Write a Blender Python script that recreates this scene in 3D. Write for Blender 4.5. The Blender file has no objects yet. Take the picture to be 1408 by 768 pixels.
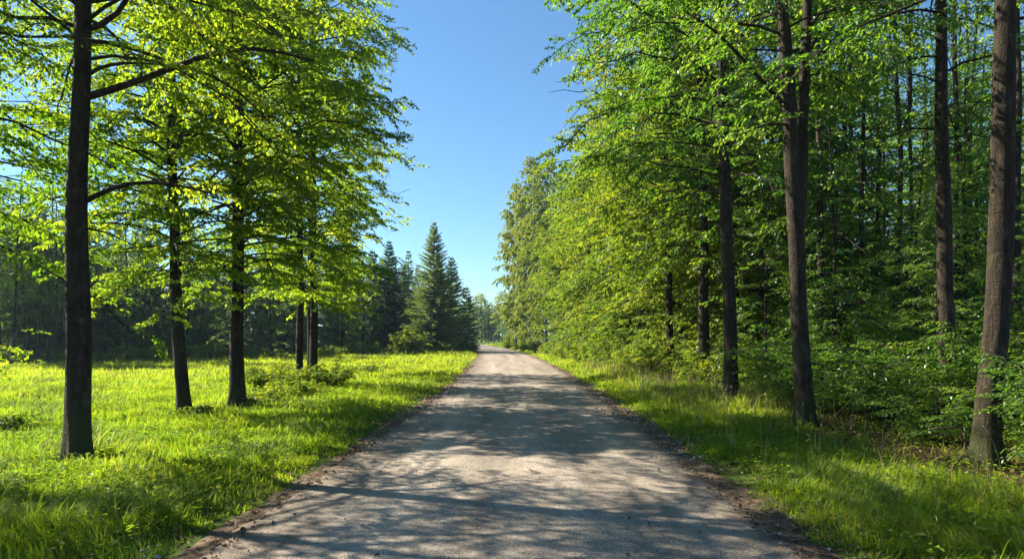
import bpy, math
import numpy as np
from mathutils import Vector

S = bpy.context.scene
COL = S.collection
PI = math.pi
EYE = 1.7
HAZE = True
FPX = 938.7            # focal length of the photograph in its own pixels (24 mm lens)


# ------------------------------------------------------------------ helpers
def spot(px, y):
    """x of a place seen at photo column px, y metres ahead"""
    return (px - 704.0) / FPX * y


def hgt(py, y):
    return EYE + (462.0 - py) / FPX * y


def hash2(ix, iy, seed):
    h = np.sin(ix * 127.1 + iy * 311.7 + seed * 74.7) * 43758.5453
    return h - np.floor(h)


def vnoise(x, y, seed=0):
    ix, iy = np.floor(x), np.floor(y)
    fx, fy = x - ix, y - iy
    fx, fy = fx * fx * (3 - 2 * fx), fy * fy * (3 - 2 * fy)
    a, b = hash2(ix, iy, seed), hash2(ix + 1, iy, seed)
    c, d = hash2(ix, iy + 1, seed), hash2(ix + 1, iy + 1, seed)
    return (a * (1 - fx) + b * fx) * (1 - fy) + (c * (1 - fx) + d * fx) * fy


def fbm(x, y, seed=0, o=3):
    r, amp, tot = 0.0, 1.0, 0.0
    for k in range(o):
        r = r + amp * vnoise(x * 2 ** k, y * 2 ** k, seed + k * 13)
        tot += amp
        amp *= .5
    return r / tot


def sstep(a, b, x):
    t = np.clip((x - a) / (b - a), 0, 1)
    return t * t * (3 - 2 * t)


def mesh_np(name, V, groups, mat, tint=None, smooth=False):
    """groups: list of (n,k) index arrays"""
    V = np.ascontiguousarray(V, dtype=np.float32)
    me = bpy.data.meshes.new(name)
    me.vertices.add(len(V))
    me.vertices.foreach_set('co', V.ravel())
    li = np.concatenate([g.ravel() for g in groups]).astype(np.int32)
    starts, off = [], 0
    for g in groups:
        n, k = g.shape
        starts.append(off + np.arange(n) * k)
        off += n * k
    starts = np.concatenate(starts).astype(np.int32)
    me.loops.add(len(li))
    me.loops.foreach_set('vertex_index', li)
    me.polygons.add(len(starts))
    me.polygons.foreach_set('loop_start', starts)
    if smooth:
        me.polygons.foreach_set('use_smooth', np.ones(len(starts), dtype=bool))
    me.update(calc_edges=True)
    if not smooth:
        me.shade_flat()
    if tint is not None:
        at = me.attributes.new('tint', 'FLOAT', 'FACE')
        at.data.foreach_set('value', np.ascontiguousarray(tint, dtype=np.float32))
    for m in (mat if isinstance(mat, (list, tuple)) else [mat]):
        me.materials.append(m)
    return me


def obj(name, me, parent=None):
    o = bpy.data.objects.new(name, me)
    COL.objects.link(o)
    if parent:
        o.parent = parent
    return o


def tag(o, label, cat, group=None):
    o['label'] = label
    o['category'] = cat
    if group:
        o['group'] = group
    return o


def thing(name, label, cat, loc=(0, 0, 0), group=None):
    o = bpy.data.objects.new(name, None)
    o.empty_display_size = .3
    COL.objects.link(o)
    o.location = loc
    return tag(o, label, cat, group)


def dup(root, loc, rotz, sc=1.0, label=None, group=None, scz=None):
    r = root.copy()
    COL.objects.link(r)
    r.location = loc
    r.rotation_euler = (0, 0, rotz)
    r.scale = (sc, sc, scz if scz else sc)
    if label:
        r['label'] = label
    if group:
        r['group'] = group
    for ch in list(root.children):
        c = ch.copy()
        COL.objects.link(c)
        c.parent = r
    return r


def struct(name, me):
    o = obj(name, me)
    o['kind'] = 'structure'
    return o


def stuff(name, me, label, cat):
    o = obj(name, me)
    o['kind'] = 'stuff'
    return tag(o, label, cat)


# ------------------------------------------------------------------ materials
def nodes(name):
    m = bpy.data.materials.new(name)
    m.use_nodes = True
    nt = m.node_tree
    nt.nodes.clear()
    return m, nt, nt.nodes, nt.links


def ramp(N, stops):
    r = N.new('ShaderNodeValToRGB')
    e = r.color_ramp.elements
    while len(e) < len(stops):
        e.new(.5)
    for el, (p, c) in zip(e, stops):
        el.position = p
        el.color = (*c, 1)
    return r


def leaf_mat(name, refl, trans, tmix=.5, gloss=.018, rough=.5):
    """refl / trans: colour stops over the per-leaf tint"""
    m, nt, N, L = nodes(name)
    at = N.new('ShaderNodeAttribute')
    at.attribute_name = 'tint'
    oi = N.new('ShaderNodeObjectInfo')
    ad = N.new('ShaderNodeMath')
    ad.operation = 'MULTIPLY_ADD'
    L.new(oi.outputs['Random'], ad.inputs[0])
    ad.inputs[1].default_value = .44
    L.new(at.outputs['Fac'], ad.inputs[2])
    sb = N.new('ShaderNodeMath')
    sb.operation = 'SUBTRACT'
    L.new(ad.outputs[0], sb.inputs[0])
    sb.inputs[1].default_value = .22
    r1, r2 = ramp(N, refl), ramp(N, trans)
    L.new(sb.outputs[0], r1.inputs[0])
    L.new(sb.outputs[0], r2.inputs[0])
    df = N.new('ShaderNodeBsdfDiffuse')
    tr = N.new('ShaderNodeBsdfTranslucent')
    L.new(r1.outputs[0], df.inputs[0])
    L.new(r2.outputs[0], tr.inputs[0])
    mx = N.new('ShaderNodeMixShader')
    mx.inputs[0].default_value = tmix
    L.new(df.outputs[0], mx.inputs[1])
    L.new(tr.outputs[0], mx.inputs[2])
    gl = N.new('ShaderNodeBsdfGlossy')
    gl.inputs['Roughness'].default_value = rough
    gl.inputs[0].default_value = (.8, .85, .8, 1)
    m2 = N.new('ShaderNodeMixShader')
    m2.inputs[0].default_value = gloss
    L.new(mx.outputs[0], m2.inputs[1])
    L.new(gl.outputs[0], m2.inputs[2])
    out = N.new('ShaderNodeOutputMaterial')
    L.new(m2.outputs[0], out.inputs[0])
    return m


def noise(N, L, vec, scale, detail=4, rough=.6, dist=0.0):
    n = N.new('ShaderNodeTexNoise')
    n.inputs['Scale'].default_value = scale
    n.inputs['Detail'].default_value = detail
    n.inputs['Roughness'].default_value = rough
    n.inputs['Distortion'].default_value = dist
    if vec is not None:
        L.new(vec, n.inputs['Vector'])
    return n


def mapping(N, L, vec, sc):
    mp = N.new('ShaderNodeMapping')
    mp.inputs['Scale'].default_value = sc
    L.new(vec, mp.inputs['Vector'])
    return mp.outputs[0]


def mixc(N, L, fac, a, b, mode='MIX'):
    mx = N.new('ShaderNodeMix')
    mx.data_type = 'RGBA'
    mx.blend_type = mode
    for sock, v in ((mx.inputs[0], fac), (mx.inputs[6], a), (mx.inputs[7], b)):
        if isinstance(v, (int, float)):
            sock.default_value = v
        elif isinstance(v, tuple):
            sock.default_value = (*v, 1)
        else:
            L.new(v, sock)
    return mx.outputs[2]


def finish(N, L, col, rough=.85, bump=None, strength=.4, dist=.02, spec=.3):
    p = N.new('ShaderNodeBsdfPrincipled')
    p.inputs['Roughness'].default_value = rough
    p.inputs['Specular IOR Level'].default_value = spec
    L.new(col, p.inputs['Base Color'])
    if bump is not None:
        b = N.new('ShaderNodeBump')
        b.inputs['Strength'].default_value = strength
        b.inputs['Distance'].default_value = dist
        L.new(bump, b.inputs['Height'])
        L.new(b.outputs[0], p.inputs['Normal'])
    o = N.new('ShaderNodeOutputMaterial')
    L.new(p.outputs[0], o.inputs[0])
    return p


def bark_mat(name, dark, mid, light, moss=.25, scar=9):
    m, nt, N, L = nodes(name)
    tc = N.new('ShaderNodeTexCoord').outputs['Object']
    oi = N.new('ShaderNodeObjectInfo')
    va = N.new('ShaderNodeVectorMath')
    va.operation = 'ADD'
    sc3 = N.new('ShaderNodeVectorMath')
    sc3.operation = 'SCALE'
    sc3.inputs[0].default_value = (7, 11, 5)
    L.new(oi.outputs['Random'], sc3.inputs['Scale'])
    L.new(tc, va.inputs[0])
    L.new(sc3.outputs[0], va.inputs[1])
    v = va.outputs[0]
    n1 = noise(N, L, mapping(N, L, v, (13, 13, 2.6)), 1.0, 7, .7, .7)
    n2 = noise(N, L, mapping(N, L, v, (2.2, 2.2, 13)), 1.0, 6, .72, 1.2)
    n3 = noise(N, L, v, 1.7, 4, .55)
    n4 = noise(N, L, mapping(N, L, v, (40, 40, 14)), 1.0, 3, .6)
    r = ramp(N, [(.3, dark), (.52, mid), (.72, light)])
    L.new(n1.outputs[0], r.inputs[0])
    sc = ramp(N, [(.36, (.45, .45, .45)), (.5, (1, 1, 1))])
    L.new(n2.outputs[0], sc.inputs[0])
    c = mixc(N, L, .75, r.outputs[0], sc.outputs[0], 'MULTIPLY')
    pt = ramp(N, [(.56, (0, 0, 0)), (.68, (1, 1, 1))])
    L.new(n3.outputs[0], pt.inputs[0])
    ma = N.new('ShaderNodeMath')
    ma.operation = 'MULTIPLY'
    L.new(pt.outputs[0], ma.inputs[0])
    ma.inputs[1].default_value = moss
    c = mixc(N, L, ma.outputs[0], c, (.055, .06, .025))
    sz = N.new('ShaderNodeSeparateXYZ')
    L.new(tc, sz.inputs[0])
    mz = N.new('ShaderNodeMath')
    mz.operation = 'MULTIPLY_ADD'
    L.new(n3.outputs[0], mz.inputs[0])
    mz.inputs[1].default_value = -3.2
    L.new(sz.outputs[2], mz.inputs[2])
    mg = N.new('ShaderNodeMapRange')
    L.new(mz.outputs[0], mg.inputs[0])
    mg.inputs[1].default_value, mg.inputs[2].default_value = -1.5, -.5
    mg.inputs[3].default_value, mg.inputs[4].default_value = .75, 0
    c = mixc(N, L, mg.outputs[0], c, mixc(N, L, n4.outputs[0], (.020, .026, .008), (.060, .070, .020)))
    li = ramp(N, [(.60, (0, 0, 0)), (.68, (.55, .55, .55))])
    L.new(noise(N, L, v, 4.5, 6, .7).outputs[0], li.inputs[0])
    c = mixc(N, L, li.outputs[0], c, tuple(q * 1.5 for q in light))
    ad = N.new('ShaderNodeMath')
    ad.operation = 'ADD'
    L.new(n1.outputs[0], ad.inputs[0])
    L.new(n2.outputs[0], ad.inputs[1])
    a2 = N.new('ShaderNodeMath')
    a2.operation = 'MULTIPLY_ADD'
    L.new(n4.outputs[0], a2.inputs[0])
    a2.inputs[1].default_value = .5
    L.new(ad.outputs[0], a2.inputs[2])
    finish(N, L, c, .85, a2.outputs[0], .9, .035, .2)
    return m


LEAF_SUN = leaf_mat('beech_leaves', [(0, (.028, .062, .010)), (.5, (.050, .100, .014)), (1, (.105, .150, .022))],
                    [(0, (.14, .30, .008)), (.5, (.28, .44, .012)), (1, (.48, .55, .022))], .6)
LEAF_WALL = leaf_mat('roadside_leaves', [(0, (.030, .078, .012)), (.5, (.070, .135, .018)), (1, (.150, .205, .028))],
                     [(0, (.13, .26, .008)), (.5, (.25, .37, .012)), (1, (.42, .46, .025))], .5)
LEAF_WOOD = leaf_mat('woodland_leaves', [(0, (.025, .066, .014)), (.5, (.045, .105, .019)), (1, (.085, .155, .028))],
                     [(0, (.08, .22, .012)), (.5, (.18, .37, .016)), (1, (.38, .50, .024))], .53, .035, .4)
LEAF_BIRCH = leaf_mat('birch_leaves', [(0, (.085, .125, .024)), (.5, (.160, .205, .036)), (1, (.250, .280, .055))],
                      [(0, (.19, .28, .02)), (.5, (.33, .42, .03)), (1, (.46, .50, .05))], .45)
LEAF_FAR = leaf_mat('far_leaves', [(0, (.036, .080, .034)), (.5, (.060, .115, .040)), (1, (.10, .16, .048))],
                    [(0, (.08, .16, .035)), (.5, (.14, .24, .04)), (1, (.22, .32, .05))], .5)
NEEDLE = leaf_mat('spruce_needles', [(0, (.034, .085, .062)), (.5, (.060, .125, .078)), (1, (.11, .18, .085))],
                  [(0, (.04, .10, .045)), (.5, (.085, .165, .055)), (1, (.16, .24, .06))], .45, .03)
NEEDLE_SUN = leaf_mat('sunlit_spruce_needles', [(0, (.075, .140, .050)), (.5, (.150, .225, .075)), (1, (.25, .31, .100))],  # brighter copy of the needles, sunlight on the big spruce put into colour
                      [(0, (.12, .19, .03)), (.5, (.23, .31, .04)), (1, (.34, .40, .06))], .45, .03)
GRASS = leaf_mat('grass_blades', [(0, (.045, .095, .010)), (.5, (.110, .170, .018)), (.85, (.22, .245, .032)), (1, (.38, .33, .13))],
                 [(0, (.11, .26, .010)), (.5, (.31, .47, .016)), (.85, (.50, .57, .03)), (1, (.52, .44, .13))], .5, .015, .45)
STRAW = leaf_mat('dry_grass_stems', [(0, (.17, .17, .05)), (.5, (.27, .25, .09)), (1, (.42, .37, .18))],
                 [(0, (.17, .17, .04)), (.5, (.26, .24, .08)), (1, (.4, .35, .15))], .4)
LITTER = leaf_mat('fallen_leaves', [(0, (.05, .028, .014)), (.5, (.12, .068, .034)), (1, (.30, .19, .10))],
                  [(0, (.05, .025, .01)), (.5, (.09, .05, .02)), (1, (.16, .1, .04))], .2)
BARK = bark_mat('beech_bark', (.013, .009, .0065), (.036, .026, .019), (.085, .064, .046))
BARK_R = bark_mat('warm_grey_bark', (.012, .0085, .0055), (.031, .022, .0145), (.085, .064, .043), .25)
BARK_SPR = bark_mat('spruce_bark', (.02, .016, .013), (.05, .04, .032), (.10, .08, .065), .1)
BARK_BIR = bark_mat('birch_bark', (.06, .055, .05), (.22, .21, .19), (.42, .40, .37), .1)
DEADWOOD = bark_mat('dead_wood', (.05, .035, .022), (.16, .115, .075), (.34, .26, .18), .12)


def ground_mat():
    m, nt, N, L = nodes('meadow_and_forest_floor')
    ge = N.new('ShaderNodeNewGeometry').outputs['Position']
    n1 = noise(N, L, ge, 1.3, 5, .6)
    n2 = noise(N, L, ge, 14, 4, .65)
    n3 = noise(N, L, ge, .12, 3, .5)
    g = ramp(N, [(.25, (.030, .055, .012)), (.5, (.065, .105, .018)), (.75, (.12, .15, .03))])
    L.new(n2.outputs[0], g.inputs[0])
    g2 = ramp(N, [(.3, (.6, .75, .5)), (.7, (1.25, 1.15, 1))])
    L.new(n3.outputs[0], g2.inputs[0])
    gc = mixc(N, L, 1.0, g.outputs[0], g2.outputs[0], 'MULTIPLY')
    lt = ramp(N, [(.28, (.022, .013, .008)), (.5, (.075, .045, .024)), (.68, (.17, .105, .058)), (.8, (.06, .07, .022))])
    n4 = noise(N, L, ge, 22, 5, .75)
    L.new(n4.outputs[0], lt.inputs[0])
    sx = N.new('ShaderNodeSeparateXYZ')
    L.new(ge, sx.inputs[0])
    a = N.new('ShaderNodeMath')
    a.operation = 'MULTIPLY_ADD'
    L.new(n1.outputs[0], a.inputs[0])
    a.inputs[1].default_value = 1.8
    L.new(sx.outputs[0], a.inputs[2])
    mr = N.new('ShaderNodeMapRange')
    L.new(a.outputs[0], mr.inputs[0])
    mr.inputs[1].default_value = 5.2
    mr.inputs[2].default_value = 6.4
    c = mixc(N, L, mr.outputs[0], gc, lt.outputs[0])
    ad = N.new('ShaderNodeMath')
    ad.operation = 'ADD'
    L.new(n2.outputs[0], ad.inputs[0])
    L.new(n4.outputs[0], ad.inputs[1])
    finish(N, L, c, .95, ad.outputs[0], .8, .05, .1)
    return m


def road_mat():
    m, nt, N, L = nodes('worn_asphalt')
    uv = N.new('ShaderNodeUVMap').outputs[0]       # u across in metres, v along in metres
    ge = N.new('ShaderNodeNewGeometry').outputs['Position']
    vo = N.new('ShaderNodeTexVoronoi')
    vo.inputs['Scale'].default_value = 70
    L.new(ge, vo.inputs['Vector'])
    st = ramp(N, [(0, (.135, .117, .100)), (.45, (.240, .209, .180)), (.8, (.345, .302, .262)), (1, (.46, .405, .355))])
    L.new(vo.outputs['Color'], st.inputs[0])
    n1 = noise(N, L, ge, .9, 5, .6)
    n2 = noise(N, L, mapping(N, L, uv, (1.6, .10, 1)), 1.0, 5, .6, .5)
    n3 = noise(N, L, ge, 5, 5, .7)
    r1 = ramp(N, [(.3, (.82, .81, .80)), (.7, (1.12, 1.11, 1.09))])
    L.new(n1.outputs[0], r1.inputs[0])
    r2 = ramp(N, [(.35, (.68, .66, .63)), (.6, (1.12, 1.10, 1.06))])
    L.new(n2.outputs[0], r2.inputs[0])
    r3 = ramp(N, [(.33, (.70, .68, .66)), (.5, (1, 1, 1))])
    L.new(n3.outputs[0], r3.inputs[0])
    c = mixc(N, L, 1.0, st.outputs[0], r1.outputs[0], 'MULTIPLY')
    c = mixc(N, L, 1.0, c, r2.outputs[0], 'MULTIPLY')
    c = mixc(N, L, .7, c, r3.outputs[0], 'MULTIPLY')
    su = N.new('ShaderNodeSeparateXYZ')
    L.new(uv, su.inputs[0])
    wb = N.new('ShaderNodeMath')
    wb.operation = 'MULTIPLY_ADD'
    L.new(noise(N, L, mapping(N, L, uv, (.3, .12, 1)), 1.0, 3).outputs[0], wb.inputs[0])
    wb.inputs[1].default_value = .9
    L.new(su.outputs[0], wb.inputs[2])
    cs = N.new('ShaderNodeMath')
    cs.operation = 'MULTIPLY'
    L.new(wb.outputs[0], cs.inputs[0])
    cs.inputs[1].default_value = 4.1
    co_ = N.new('ShaderNodeMath')
    co_.operation = 'COSINE'
    L.new(cs.outputs[0], co_.inputs[0])
    tr = ramp(N, [(.0, (1.10, 1.09, 1.07)), (1, (.86, .85, .83))])
    mt = N.new('ShaderNodeMapRange')
    mt.inputs[1].default_value = -1
    L.new(co_.outputs[0], mt.inputs[0])
    L.new(mt.outputs[0], tr.inputs[0])
    c = mixc(N, L, .8, c, tr.outputs[0], 'MULTIPLY')
    pa = ramp(N, [(.60, (1, 1, 1)), (.63, (.74, .73, .72)), (.80, (.66, .65, .64))])
    L.new(noise(N, L, mapping(N, L, ge, (.5, .28, 1)), 1.0, 4, .55, .3).outputs[0], pa.inputs[0])
    c = mixc(N, L, .6, c, pa.outputs[0], 'MULTIPLY')
    # hairline cracks
    vc = N.new('ShaderNodeTexVoronoi')
    vc.feature = 'DISTANCE_TO_EDGE'
    vc.inputs['Scale'].default_value = .75
    wv = mixc(N, L, .12, ge, noise(N, L, ge, 3, 4).outputs['Color'])
    L.new(wv, vc.inputs['Vector'])
    cr = ramp(N, [(0, (.35, .33, .31)), (.006, (.55, .53, .5)), (.012, (1, 1, 1))])
    L.new(vc.outputs['Distance'], cr.inputs[0])
    mk = ramp(N, [(.5, (0, 0, 0)), (.6, (1, 1, 1))])
    L.new(noise(N, L, ge, .45, 3).outputs[0], mk.inputs[0])
    c = mixc(N, L, mk.outputs[0], c, mixc(N, L, 1.0, c, cr.outputs[0], 'MULTIPLY'))
    # dusty soil worked into the edges
    sx = N.new('ShaderNodeSeparateXYZ')
    L.new(uv, sx.inputs[0])
    ab = N.new('ShaderNodeMath')
    ab.operation = 'ABSOLUTE'
    L.new(sx.outputs[0], ab.inputs[0])
    a = N.new('ShaderNodeMath')
    a.operation = 'MULTIPLY_ADD'
    L.new(noise(N, L, ge, 2.2, 5, .7).outputs[0], a.inputs[0])
    a.inputs[1].default_value = 1.3
    L.new(ab.outputs[0], a.inputs[2])
    mr = N.new('ShaderNodeMapRange')
    L.new(a.outputs[0], mr.inputs[0])
    mr.inputs[1].default_value = 2.35
    mr.inputs[2].default_value = 3.1
    c = mixc(N, L, mr.outputs[0], c, (.085, .060, .042))
    b = N.new('ShaderNodeMath')
    b.operation = 'MULTIPLY_ADD'
    L.new(n3.outputs[0], b.inputs[0])
    b.inputs[1].default_value = 1.5
    L.new(vo.outputs['Distance'], b.inputs[2])
    finish(N, L, c, .8, b.outputs[0], .55, .012, .35)
    return m


def dirt_mat():
    m, nt, N, L = nodes('soil_verge')
    ge = N.new('ShaderNodeNewGeometry').outputs['Position']
    n1 = noise(N, L, ge, 18, 6, .75)
    n2 = noise(N, L, ge, 2.5, 4, .6)
    r = ramp(N, [(.3, (.05, .036, .025)), (.5, (.14, .102, .070)), (.72, (.29, .225, .16))])
    L.new(n1.outputs[0], r.inputs[0])
    r2 = ramp(N, [(.3, (.6, .6, .55)), (.7, (1.15, 1.1, 1.05))])
    L.new(n2.outputs[0], r2.inputs[0])
    c = mixc(N, L, 1.0, r.outputs[0], r2.outputs[0], 'MULTIPLY')
    finish(N, L, c, .95, n1.outputs[0], .9, .05, .15)
    return m


def stone_mat():
    m, nt, N, L = nodes('grit_stone')
    r = ramp(N, [(.3, (.07, .06, .05)), (.5, (.20, .17, .14)), (.7, (.42, .37, .31))])
    L.new(noise(N, L, N.new('ShaderNodeNewGeometry').outputs['Position'], 30, 3).outputs[0], r.inputs[0])
    finish(N, L, r.outputs[0], .85)
    return m


STONE = stone_mat()
GROUND, ROAD, DIRT = ground_mat(), road_mat(), dirt_mat()

# ------------------------------------------------------------------ road line and ground height
RY = np.array([-30, 0, 6, 15, 28, 45, 60, 75, 93, 115, 140, 165, 190, 215, 240], float)
RX = np.array([-.4, -.1, -.06, .12, .18, -.1, -.6, -1.4, -2.8, -5.0, -8.4, -13.2, -20, -30, -44], float)
RW = 2.36


def _spline(xq):
    xq = np.clip(np.asarray(xq, float), RY[0], RY[-1])
    d = np.gradient(RX, RY)
    i = np.clip(np.searchsorted(RY, xq) - 1, 0, len(RY) - 2)
    h = RY[i + 1] - RY[i]
    t = (xq - RY[i]) / h
    return ((2 * t ** 3 - 3 * t ** 2 + 1) * RX[i] + (t ** 3 - 2 * t ** 2 + t) * h * d[i]
            + (-2 * t ** 3 + 3 * t ** 2) * RX[i + 1] + (t ** 3 - t ** 2) * h * d[i + 1])


def road_dx(x, y):
    return x - _spline(y)


def ground_z(x, y):
    x, y = np.asarray(x, float), np.asarray(y, float)
    d = np.abs(road_dx(x, y))
    away = sstep(RW + .15, 6.5, d)
    near = sstep(300, 150, np.hypot(x, y))
    z = (fbm(x / 7, y / 7, 3) - .5) * .34 * away + (fbm(x / 1.6, y / 1.6, 9) - .5) * .10 * sstep(RW + .1, 3.6, d)
    z = z + .03 * sstep(RW + .1, 4.0, d)
    right = sstep(3.0, 8, road_dx(x, y)) * .03
    left = sstep(3, 12, -road_dx(x, y)) * -.10
    return (z + right + left) * near - .03


# ------------------------------------------------------------------ shape generators
def tubes(paths, radii, sides):
    """paths (B,K,3), radii (B,K) -> verts, quads"""
    B, K, _ = paths.shape
    T = np.gradient(paths, axis=1)
    T /= np.linalg.norm(T, axis=2, keepdims=True) + 1e-9
    m = np.abs(T[:, :, 2]).mean(axis=1) > .75
    ref = np.where(m[:, None], np.array([1., 0, 0]), np.array([0, 0, 1.]))[:, None, :]
    U = np.cross(T, np.broadcast_to(ref, T.shape))
    U /= np.linalg.norm(U, axis=2, keepdims=True) + 1e-9
    W = np.cross(T, U)
    a = np.arange(sides) / sides * 2 * PI
    V = (paths[:, :, None, :] + radii[:, :, None, None] *
         (np.cos(a)[None, None, :, None] * U[:, :, None, :] + np.sin(a)[None, None, :, None] * W[:, :, None, :]))
    V = V.reshape(-1, 3)
    b, k, s = np.meshgrid(np.arange(B), np.arange(K - 1), np.arange(sides), indexing='ij')
    i0 = (b * K + k) * sides
    s2 = (s + 1) % sides
    Q = np.stack([i0 + s, i0 + s2, i0 + sides + s2, i0 + sides + s], -1).reshape(-1, 4)
    return V, Q


def merge(parts):
    Vs, Qs, off = [], [], 0
    for V, Q in parts:
        Vs.append(V)
        Qs.append(Q + off)
        off += len(V)
    return np.concatenate(Vs), np.concatenate(Qs)


def trunk_tube(r, ctrl, r0, rtop, sides=16, flare=.55, rings=60, seed=0, zmin=None, uneven=.06):
    """ctrl: list of (z, dx, dy)"""
    c = np.array(ctrl, float)
    z0 = c[0, 0]
    z = z0 + (c[-1, 0] - z0) * np.linspace(0, 1, rings) ** 1.35
    P = np.stack([np.interp(z, c[:, 0], c[:, 1]), np.interp(z, c[:, 0], c[:, 2]), z], -1)
    # soften the bends
    for _ in range(3):
        P[1:-1, :2] = (P[:-2, :2] + 2 * P[1:-1, :2] + P[2:, :2]) / 4
    P[:, 0] += .012 * np.sin(z * 1.7 + seed) + .02 * np.sin(z * .6 + seed * 2)
    P[:, 1] += .012 * np.cos(z * 1.3 + seed)
    t = (z - z0) / (z[-1] - z0)
    rad = r0 + (rtop - r0) * t ** .9
    V, Q = tubes(P[None], rad[None], sides)
    V = V.reshape(rings, sides, 3)
    a = np.arange(sides) / sides * 2 * PI
    ph = r.uniform(0, 6.28, 4)
    lob = 1 + uneven * np.sin(2 * a + ph[0])[None] * np.sin(z * .8 + ph[1])[:, None] + .5 * uneven * np.sin(5 * a + ph[2])[None] * np.sin(z * 2.3 + ph[3])[:, None]
    fl = flare * np.exp(-np.clip(z, 0, None) / (r0 * 1.5))[:, None] * (.7 + .5 * np.sin(4 * a + ph[0]) + .35 * np.sin(3 * a + ph[1]))[None]
    scl = lob + np.clip(fl, 0, None)
    V = P[:, None, :] + (V - P[:, None, :]) * scl[:, :, None]
    return V.reshape(-1, 3), Q, P, rad


def leaf_faces(P, D, Nn, Ln, Wd, six=False, fold=.12, curl=.12):
    Sd = np.cross(D, Nn)
    l, w = Ln[:, None], Wd[:, None] * .5
    n = len(P)
    base = P
    tip = P + D * l - Nn * l * curl
    if six:
        l1 = P + D * l * .32 + Sd * w * .92 + Nn * w * fold * 2
        l2 = P + D * l * .70 + Sd * w * .80 + Nn * w * fold * 1.6 - Nn * l * curl * .4
        r1 = P + D * l * .32 - Sd * w * .92 + Nn * w * fold * 2
        r2 = P + D * l * .70 - Sd * w * .80 + Nn * w * fold * 1.6 - Nn * l * curl * .4
        V = np.stack([base, r1, r2, tip, l2, l1], 1).reshape(-1, 3)
        i = np.arange(n)[:, None] * 6
        Q = np.stack([i + np.array([[0, 1, 2, 3]]), i + np.array([[0, 3, 4, 5]])], 1).reshape(-1, 4)
        return V, Q, 2
    lm = P + D * l * .48 + Sd * w + Nn * w * fold * 2
    rm = P + D * l * .48 - Sd * w + Nn * w * fold * 2
    V = np.stack([base, rm, tip, lm], 1).reshape(-1, 3)
    Q = (np.arange(n)[:, None] * 4 + np.array([[0, 1, 2, 3]]))
    return V, Q, 1


def frames(r, n, az, dz, rollsd):
    D = np.stack([np.cos(az), np.sin(az), dz], -1)
    D /= np.linalg.norm(D, axis=1, keepdims=True)
    up = np.array([0, 0, 1.])
    Nn = up[None] - D * D[:, 2:3]
    Nn /= np.linalg.norm(Nn, axis=1, keepdims=True) + 1e-9
    Sd = np.cross(D, Nn)
    ro = r.normal(0, rollsd, n)[:, None]
    Nn = Nn * np.cos(ro) + Sd * np.sin(ro)
    return D, Nn


def carriers_to_leaves(r, C, sp, leafL, jit, six, maxn=None, rollsd=.5, hang=.25, aspect=.62):
    """C: dict of arrays P(n,3) az L slope droop tint"""
    n = np.maximum((C['L'] / sp).astype(int), 2)
    idx = np.repeat(np.arange(len(n)), n)
    k = np.arange(len(idx)) - np.repeat(np.cumsum(n) - n, n)
    s = .12 + .9 * (k + r.uniform(0, 1, len(idx))) / n[idx]
    if maxn and len(idx) > maxn:
        keep = np.sort(r.choice(len(idx), maxn, replace=False))
        idx, k, s = idx[keep], k[keep], s[keep]
    L, az = C['L'][idx], C['az'][idx]
    P = C['P'][idx] + np.stack([np.cos(az) * L * s, np.sin(az) * L * s, L * (C['slope'][idx] * s - C['droop'][idx] * s * s)], -1)
    side = np.where(k % 2 == 0, 1., -1.)
    laz = az + side * r.uniform(.45, 1.15, len(idx)) * np.where(s > .95, .3, 1)
    dz = C['slope'][idx] - 2 * C['droop'][idx] * s - hang + r.normal(0, .28, len(idx))
    D, Nn = frames(r, len(idx), laz, dz, rollsd)
    P = P + r.normal(0, jit, P.shape)
    Ln = leafL * r.uniform(.5, 1.25, len(idx))
    V, Q, m = leaf_faces(P, D, Nn, Ln, Ln * aspect * r.uniform(.85, 1.15, len(idx)), six)
    tint = np.clip(C['tint'][idx] + r.normal(0, .17, len(idx)), 0, 1)
    return V, Q, np.repeat(tint, m)


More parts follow.
